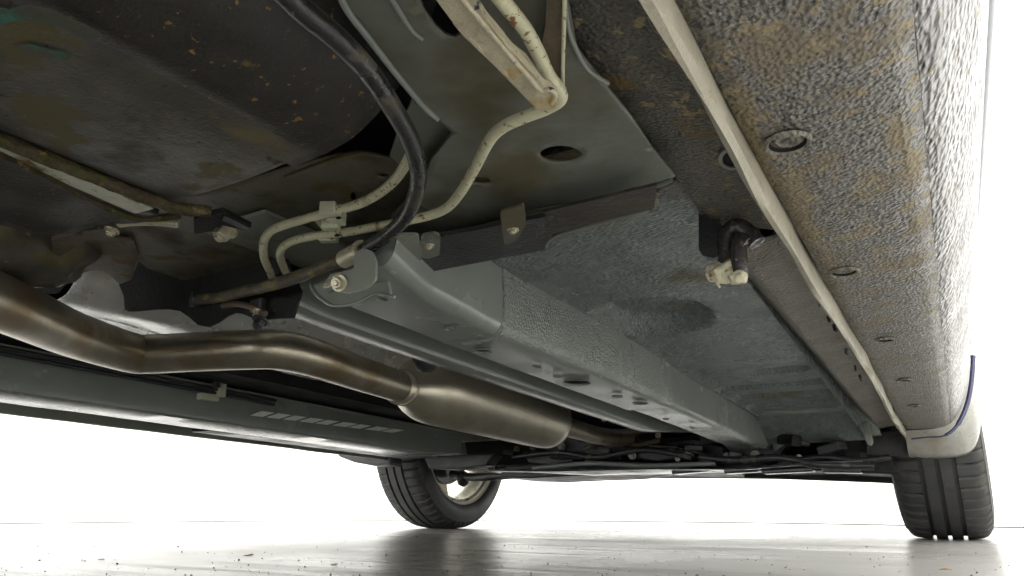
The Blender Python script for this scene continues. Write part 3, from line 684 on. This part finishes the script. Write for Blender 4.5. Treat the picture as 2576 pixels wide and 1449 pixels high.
# ---------------------------------------------------------------- jacking bracket with a drip of yellowed sealant
plate('bracket_pad', pxs([(1640, 505), (1648, 480), (1690, 452), (1745, 440), (1800, 448), (1870, 505), (1928, 640), (1885, 645), (1850, 582), (1766, 545), (1742, 500), (1710, 488), (1665, 482), (1648, 500)], .2915), M['flange'], mapf=flat(.2915), thick=.0025, rnd=.006)
tube('pad_roll', [AZ(x, y, .2905) for x, y in ((1640, 522), (1645, 492), (1668, 468), (1700, 456), (1745, 450), (1780, 462))], .0028, M['flange'], seg=14)
jy = .50
col = [facey(x, y, jy) for x, y in ((1763, 538), (1763, 632), (1772, 648), (1800, 655), (1820, 645), (1822, 570), (1800, 558))]
o = plate('jack_bracket', col, M['darksteel'], mapf=lambda a, b: (a, jy, b), thick=.011, rnd=.002)
tube('hook_loop', [AY(x, y, jy-.004) for x, y in ((1905, 612), (1888, 590), (1862, 572), (1838, 578), (1828, 605), (1828, 650), (1832, 690))], .0062, M['hook'], seg=24)
tube('hook_loop', [AY(x, y, jy-.010) for x, y in ((1880, 615), (1862, 606), (1858, 630), (1860, 660), (1862, 695))], .0058, M['hook'], seg=20)
lump('sealant_blob', AY(1822, 684, jy-.006), (.0120, .009, .0085), M['glue'], .35, 1.6)
lump('sealant_blob', AY(1856, 698, jy-.012), (.0065, .006, .0048), M['glue'], .3, 1.5)
tube('sealant_drip', [AY(x, y, jy-.008) for x, y in ((1815, 690), (1806, 704), (1806, 716), (1811, 723))], [.0022]*8+[.0016]*8+[.0008]*9, M['glue'], n=8, seg=12)
# ---------------------------------------------------------------- wheels
def tyre_mesh(R=.29, n=384):
    bm = bmesh.new(); rows = []
    P = []                                             # (x, r, groove?) half profile mirrored
    half = [(.0, R-.0075), (.0042, R-.0075), (.0045, R), (.0265, R), (.0268, R-.0075), (.0348, R-.0075), (.0351, R-.0004), (.052, R-.0012), (.066, R-.003), (.0745, R-.007), (.080, R-.0125), (.0845, R-.020), (.0855, R-.0215), (.0865, R-.0215), (.0895, R-.034), (.0925, R-.048), (.0915, R-.060), (.087, R-.070), (.083, R-.075), (.080, R-.079), (.074, R-.083)]
    full = [(-x, r, k) for k, (x, r) in reversed(list(enumerate(half)))]+[(x, r, k) for k, (x, r) in enumerate(half) if k]
    for i in range(n):
        a = 2*PI*i/n; row = []
        for x, r, k in full:
            ph = i % 6
            sip = (x > 0 and ph == 0) or (x < 0 and ph == 3)
            if sip and 7 <= k <= 10: r -= .007
            if k in (3,) and ((i+int(x*300)) % 12 == 0): r -= .002
            row.append(bm.verts.new((x, r*math.sin(a), r*math.cos(a))))
        rows.append(row)
    for i in range(n):
        a, b = rows[i], rows[(i+1) % n]
        for k in range(len(a)-1): bm.faces.new((a[k], a[k+1], b[k+1], b[k]))
    me = bpy.data.meshes.new('tyre'); bmesh.ops.recalc_face_normals(bm, faces=bm.faces[:]); bm.to_mesh(me); bm.free()
    me.materials.append(M['tyre'])
    for p in me.polygons: p.use_smooth = True
    me.set_sharp_from_angle(angle=.55); return me
def lathe_bm(prof, n=96, bm=None):
    bm = bm or bmesh.new(); rows = []
    for i in range(n):
        a = 2*PI*i/n; rows.append([bm.verts.new((x, r*math.sin(a), r*math.cos(a))) for x, r in prof])
    for i in range(n):
        a, b = rows[i], rows[(i+1) % n]
        for k in range(len(a)-1): bm.faces.new((a[k], a[k+1], b[k+1], b[k]))
    return bm
TM = tyre_mesh()
def wheel(loc, out):
    """out = +1 when the outside of the wheel faces +x"""
    hub = bmesh.new(); lathe_bm([(out*.02, .0001), (out*.02, .06), (out*.0, .075), (-out*.03, .078), (-out*.045, .07), (-out*.045, .0001)], 48, hub)
    root = bpy.data.objects.new('wheel', bpy.data.meshes.new('wheel')); C.objects.link(root)
    hub.to_mesh(root.data); hub.free(); root.data.materials.append(M['ruststeel']); root.parent = car; root.location = Vector(loc)-CARLOC
    t = bpy.data.objects.new('tyre', TM); C.objects.link(t); t.parent = root
    s = out
    rp = [(-s*.080, .216), (-s*.083, .212), (-s*.080, .205), (-s*.070, .203), (-s*.066, .196), (-s*.045, .194), (-s*.03, .186), (s*.03, .184), (s*.045, .192), (s*.07, .196), (s*.080, .206), (s*.082, .214)]
    o = link('rim', bpy.data.meshes.new('rim'), M['rim']); bm = lathe_bm(rp, 96); bmesh.ops.recalc_face_normals(bm, faces=bm.faces[:]); bm.to_mesh(o.data); bm.free(); o.parent = root
    for p in o.data.polygons: p.use_smooth = True
    o.data.set_sharp_from_angle(angle=.6); m = o.modifiers.new('s', 'SOLIDIFY'); m.thickness = .003
    for k in range(5):
        a = 2*PI*k/5+.35
        bm = box_bm(Vector((s*.045, .125*math.sin(a), .125*math.cos(a))), (.022, .055, .14), rot=Matrix.Rotation(-a, 4, 'X'))
        q = frombm('spoke', bm, M['rim']); q.parent = root
        b = q.modifiers.new('b', 'BEVEL'); b.width = .008; b.segments = 3
    d = frombm('brake_disc', lathe_bm([(-s*.01, .06), (-s*.01, .125), (s*.008, .125), (s*.008, .06)], 64), M['ruststeel']); d.parent = root
    ds = frombm('dust_shield', lathe_bm([(-s*.016, .05), (-s*.018, .10), (-s*.014, .142), (-s*.006, .148), (s*.004, .146)], 64), M['darksteel']); ds.parent = root
    return root
wheel((-.022, 2.045, .289), 1)
wl = wheel((-1.498, 2.095, .289), -1)
# ---------------------------------------------------------------- front end underneath: cross member, arms, engine, liners
def blk(name, pts, y0, y1, mat, bevel=.004, **k):
    """solid block whose outline (x, z0) faces the camera and runs from y0 to y1"""
    bm = bmesh.new(); a = [bm.verts.new(W(x, y0, z)) for x, z in pts]; b = [bm.verts.new(W(x, y1, z)) for x, z in pts]; n = len(pts)
    bm.faces.new(a); bm.faces.new(b[::-1])
    for i in range(n): bm.faces.new((a[i], a[(i+1) % n], b[(i+1) % n], b[i]))
    o = frombm(name, bm, mat, car, **k)
    if bevel:
        m = o.modifiers.new('b', 'BEVEL'); m.width = bevel; m.segments = 2; m.limit_method = 'ANGLE'
    return o
def sub(y, px): return [(lambda q: (q[0], q[2]))(AY(*p, y)) for p in px]
blk('subframe', sub(1.86, [(1270, 1203), (1290, 1175), (1500, 1160), (1800, 1168), (2000, 1165), (2210, 1160), (2240, 1190), (2100, 1186), (1980, 1190), (1900, 1183), (1760, 1190), (1640, 1186), (1560, 1196), (1450, 1200), (1350, 1205)]), 1.82, 2.05, M['darksteel'])
sweep('subframe_underside', [(-1.15, .214), (-.95, .203), (-.80, .201), (-.6, .204), (-.4, .203), (-.25, .2065), (-.16, .206)], frange(1.70, 1.86, 14), M['subgloss'], thick=.003, wave=.010)
blk('engine', sub(2.0, [(1250, 1180), (1220, 1060), (1500, 1020), (1700, 1050), (1950, 1050), (2200, 1050), (2210, 1180), (1700, 1178)]), 2.0, 2.5, M['black'], .01)
blk('gearbox', sub(1.8, [(1400, 1160), (1380, 1110), (1450, 1085), (1560, 1090), (1600, 1120), (1580, 1162)]), 1.75, 2.0, M['darksteel'], .012)
blk('sump', sub(1.85, [(1640, 1168), (1650, 1110), (1760, 1100), (1840, 1120), (1850, 1165)]), 1.8, 2.05, M['darksteel'], .012)
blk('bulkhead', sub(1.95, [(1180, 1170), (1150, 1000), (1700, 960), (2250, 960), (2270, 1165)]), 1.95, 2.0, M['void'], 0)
# control arms reaching into both wheels
tube('control_arm', [(-1.05, 1.92, .215), (-1.2, 1.98, .215), (-1.36, 2.06, .218), (-1.47, 2.10, .232)], .013, M['darksteel'], seg=16)
tube('control_arm', [(-.45, 1.92, .215), (-.3, 1.98, .21), (-.15, 2.05, .205), (-.10, 2.06, .2)], .024, M['darksteel'], seg=16)
lump('ball_joint', (-1.41, 2.08, .215), (.022, .022, .026), M['darksteel'], .1, 2, 3)
# thin brown pipe looping behind the silencer
tube('oil_line', [AY(x, y, 1.72) for x, y in ((1470, 1130), (1500, 1115), (1560, 1105), (1600, 1118), (1660, 1108))], .006, M['ruststeel'], seg=12)
for i, (px, py) in enumerate(((1520, 1055), (1340, 1125), (1412, 1122), (1655, 1095), (1690, 1130), (1735, 1140), (1705, 1155), (1480, 1160), (1590, 1145), (1600, 1068), (1770, 1100), (1900, 1145), (2010, 1150), (1300, 1130), (1830, 1150))):
    bolt('bolt', AY(px, py, 1.73), (0, -1, -.3), .0045+.0015*(i % 3), .008, M['zinc'] if i % 3 == 0 else M['ruststeel'] if i % 3 == 1 else M['plastic'])
for x0, x1, y0, sd in ((-1.35, -1.1, 1.78, 0), (-1.0, -.82, 1.76, 1), (-.7, -.52, 1.74, 2), (-.46, -.3, 1.76, 3)):
    blk('mounting', [(x0, .262), (x0+.02, .226+.004*sd), ((x0+x1)/2, .222), (x1-.03, .230), (x1, .262)], y0, y0+.05, M['darksteel'])
# clutter ahead of the cross member: brackets, hoses, lugs and a coil spring foot
random.seed(21)
for i in range(16):
    px = 1300+i*56+random.uniform(-18, 18); py = random.uniform(1098, 1158); y = random.uniform(1.69, 1.76)
    c_ = AY(px, py, y); w_ = random.uniform(.018, .05); h_ = random.uniform(.010, .026)
    box('suspension_bracket', c_, (w_, random.uniform(.012, .05), h_), M['darksteel'] if i % 3 else M['black'], bevel=.003, rot=Matrix.Rotation(random.uniform(-.25, .25), 4, 'Y') @ Matrix.Rotation(random.uniform(-.6, .6), 4, 'Z'))
for pts, r, mt in (([(1290, 1150), (1400, 1138), (1500, 1150), (1620, 1132), (1740, 1150)], .007, 'subgloss'), ([(1560, 1085), (1640, 1120), (1700, 1125), (1800, 1150)], .005, 'rubber'), ([(1760, 1150), (1850, 1158), (1960, 1152), (2060, 1168), (2200, 1172)], .009, 'subgloss'), ([(1960, 1168), (2060, 1150), (2160, 1158), (2240, 1150)], .006, 'darksteel'), ([(1340, 1178), (1480, 1166), (1620, 1172), (1800, 1166)], .006, 'grey_clean')):
    tube('under_hose', [AY(*p, 1.72) for p in pts], r, M[mt], seg=12)
for px, w_ in ((1330, .03), (1450, .05), (1600, .04), (1745, .06), (1870, .05), (1985, .07), (2120, .05)):
    c_ = AY(px, 1188, 1.80); box('subframe_lug', (c_[0], c_[1], c_[2]+.003), (w_*1.6, .05, .010), M['subgloss'], bevel=.003, rot=Matrix.Rotation(.06*math.sin(px), 4, 'Y'))
# wheel arch liners
def liner(xa, xb, cy=2.06):
    bm = bmesh.new(); rows = []
    for t in range(-6, 187, 8):
        a = math.radians(t); r = .345
        rows.append([bm.verts.new(W(x, cy+r*math.cos(a), .345+r*math.sin(a))) for x in (xa, xb)])
    for a, b in zip(rows, rows[1:]): bm.faces.new((a[0], a[1], b[1], b[0]))
    return solid(smooth_angle(frombm('wheel_arch_liner', bm, M['black'], car, True), 1), .003)
liner(-.27, .035); liner(-1.59, -1.25)
blk('liner_flap', sub(1.80, [(2090, 1175), (2085, 1080), (2300, 1080), (2300, 1150), (2262, 1192), (2200, 1190), (2130, 1188)]), 1.80, 1.83, M['black'], .004)
blk('liner_flap', sub(1.77, [(2178, 1145), (2180, 1085), (2290, 1085), (2290, 1148)]), 1.77, 1.775, M['tank_dark'], .002)
# front edge of the floor: curved cross member under the footwell
bm = bmesh.new(); rows = []
for x in frange(-.335, -.115, 18):
    t = (x+.335)/.22
    rows.append([bm.verts.new(W(x, y, z)) for y, z in ((1.54, .301), (1.60, .298), (1.66, .290), (1.70, .278), (1.725, .250+.02*min(1, t*3)), (1.73, .236+.030*min(1, t*3)**.7), (1.745, .234+.030*min(1, t*3)**.7), (1.80, .240+.027*min(1, t*3)**.7), (1.81, .30))])
for a, b in zip(rows, rows[1:]):
    for k in range(8): bm.faces.new((a[k], a[k+1], b[k+1], b[k]))
solid(smooth_angle(frombm('toe_board', bm, M['grey_clean'], car, True), .6), .002)
blk('hook', sub(1.66, [(2168, 1060), (2172, 1095), (2180, 1118), (2192, 1122), (2197, 1112), (2190, 1085), (2184, 1060)]), 1.66, 1.668, M['grey'], .003)
box('rail_bracket', (-.37, 1.80, .224), (.09, .07, .012), M['grey_clean'], bevel=.004)
# splash guard closing the sill in front of the wheel
bm = bmesh.new(); rows = []
gp = [(-.068, .2655), (-.03, .2645), (.004, .268), (.025, .284), (.046, .322), (.060, .370), (.068, .43), (.070, .52)]
lp = [(-.07, .219), (-.02, .214), (.028, .2165), (.050, .230), (.064, .26), (.075, .32), (.079, .43), (.079, .52)]
for y, t in ((1.685, 0), (1.69, .04), (1.71, .35), (1.73, .75), (1.75, .97), (1.765, 1), (1.80, .98)):
    rows.append([bm.verts.new(W(a*(1-t)+c_*t, y+.03*max(0, (i-2)*.12), b*(1-t)+d*t-.001)) for i, ((a, b), (c_, d)) in enumerate(zip(gp, lp))])
for a, b in zip(rows, rows[1:]):
    for k in range(len(a)-1): bm.faces.new((a[k], a[k+1], b[k+1], b[k]))
o = frombm('splash_guard', bm, M['guard'], car, True); smooth_angle(o, .6)
sb = o.modifiers.new('ss', 'SUBSURF'); sb.levels = 2; sb.render_levels = 2
# far side splash guard
blk('splash_guard', sub(1.75, [(862, 1120), (865, 1150), (905, 1165), (960, 1175), (998, 1172), (998, 1100), (900, 1090)]), 1.72, 1.78, M['darksteel'], .008)
# under-car shield at the far side
sweep('side_shield', [(-1.225, .262), (-1.24, .248), (-1.37, .250), (-1.38, .262)], frange(1.0, 1.7, 10), M['darksteel'], thick=.002)
# heat shield holder above the silencer
lump('hanger_rubber', AZ(1072, 905, .262), (.014, .022, .016), M['darksteel'], .1, 2, 3)
box('hanger', AZ(1100, 912, .258), (.02, .03, .006), M['darksteel'])
# rear end: closes the car behind the camera
box('rear_underside', (-.76, -.65, .32), (1.5, .9, .01), M['black'], bevel=0)
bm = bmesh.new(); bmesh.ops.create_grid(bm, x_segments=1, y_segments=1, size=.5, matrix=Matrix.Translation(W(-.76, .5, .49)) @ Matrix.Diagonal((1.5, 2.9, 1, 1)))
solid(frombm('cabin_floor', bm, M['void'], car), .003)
# rear wheels carry the car
for x, o_ in ((-.03, 1), (-1.49, -1)): wheel((x, -.42, .289), o_)

tube('guard_seam', [AY(x, y, yy) for x, y, yy in ((2449, 895, 1.70), (2444, 960, 1.69), (2432, 1020, 1.68), (2408, 1070, 1.67), (2375, 1096, 1.665), (2330, 1100, 1.665), (2292, 1104, 1.665))], [.0045]*24+[.003]*8+[.0016]*17, M['bluetrim'], n=8, seg=12)
# ---------------------------------------------------------------- grit and flakes lying on the turntable
bm = bmesh.new()
for i in range(420):
    px = random.uniform(-100, 2650); py = 1320+150*random.random()**.7
    x, y = AG(px, py)
    if math.hypot(x-TC.x, y-TC.y) > TR-.02: continue
    r = random.choice((.0006, .0008, .001, .0014))*(.6+.6*random.random())
    bmesh.ops.create_icosphere(bm, subdivisions=1, radius=r, matrix=Matrix.Translation((x, y, r*.55)) @ Matrix.Rotation(random.random()*6, 4, 'Z') @ Matrix.Diagonal((1, random.uniform(.5, 1.6), random.uniform(.4, .8), 1)))
frombm('floor_grit', bm, material('brown grit', srgb(112, 92, 74), .9, 0, (), (), cvar=.4, vscale=200), None, kind='stuff')
FL = material('dry brown leaf', srgb(136, 104, 62), .7, 0, [(300, .001)], [(200, .55, .65, srgb(86, 62, 40), .8)], vscale=200, cvar=.3)
def flake(name, px, py, r, seed, label, cat):
    x, y = AG(px, py); bm = bmesh.new(); random.seed(seed)
    n = 11; c = bm.verts.new((0, 0, r*.30)); ring = []
    for i in range(n):
        a = 2*PI*i/n; q = r*(.55+.55*random.random()); ring.append(bm.verts.new((q*1.5*math.cos(a), q*.7*math.sin(a), max(.0004, r*(.05+.5*random.random()*(1 if math.cos(a) > .2 else .1))))))
    for i in range(n): bm.faces.new((c, ring[i], ring[(i+1) % n]))
    o = frombm(name, bm, FL); o.location = (x, y, 0); o.rotation_euler[2] = YAW+random.uniform(-.4, .4)
    solid(o, .0004); o['label'] = label; o['category'] = cat
flake('leaf_flake', 626, 1398, .0055, 1, 'curled brown leaf flake on the floor left of the far wheel', 'leaf flake')
flake('leaf_flake', 840, 1421, .0035, 2, 'small dark brown crumb on the floor just left of the far tyre reflection', 'crumb')
flake('leaf_flake', 256, 1408, .0034, 3, 'small purple brown flake on the floor near the left edge of the photo', 'flake')
flake('leaf_flake', 2378, 1433, .0060, 4, 'pale curled leaf flake on the floor in front of the right tyre', 'leaf flake')
flake('leaf_flake', 1640, 1298, .012, 5, 'tiny greenish fleck by the foot of the wall between the two wheels', 'fleck')

# gap of the door edge on the bright flank and a second swage line
tube('door_gap', [AX(x, y, .091) for x, y in ((2490, 285), (2487, 320), (2477, 365), (2466, 395), (2456, 420))], .0011, M['void'], seg=8)
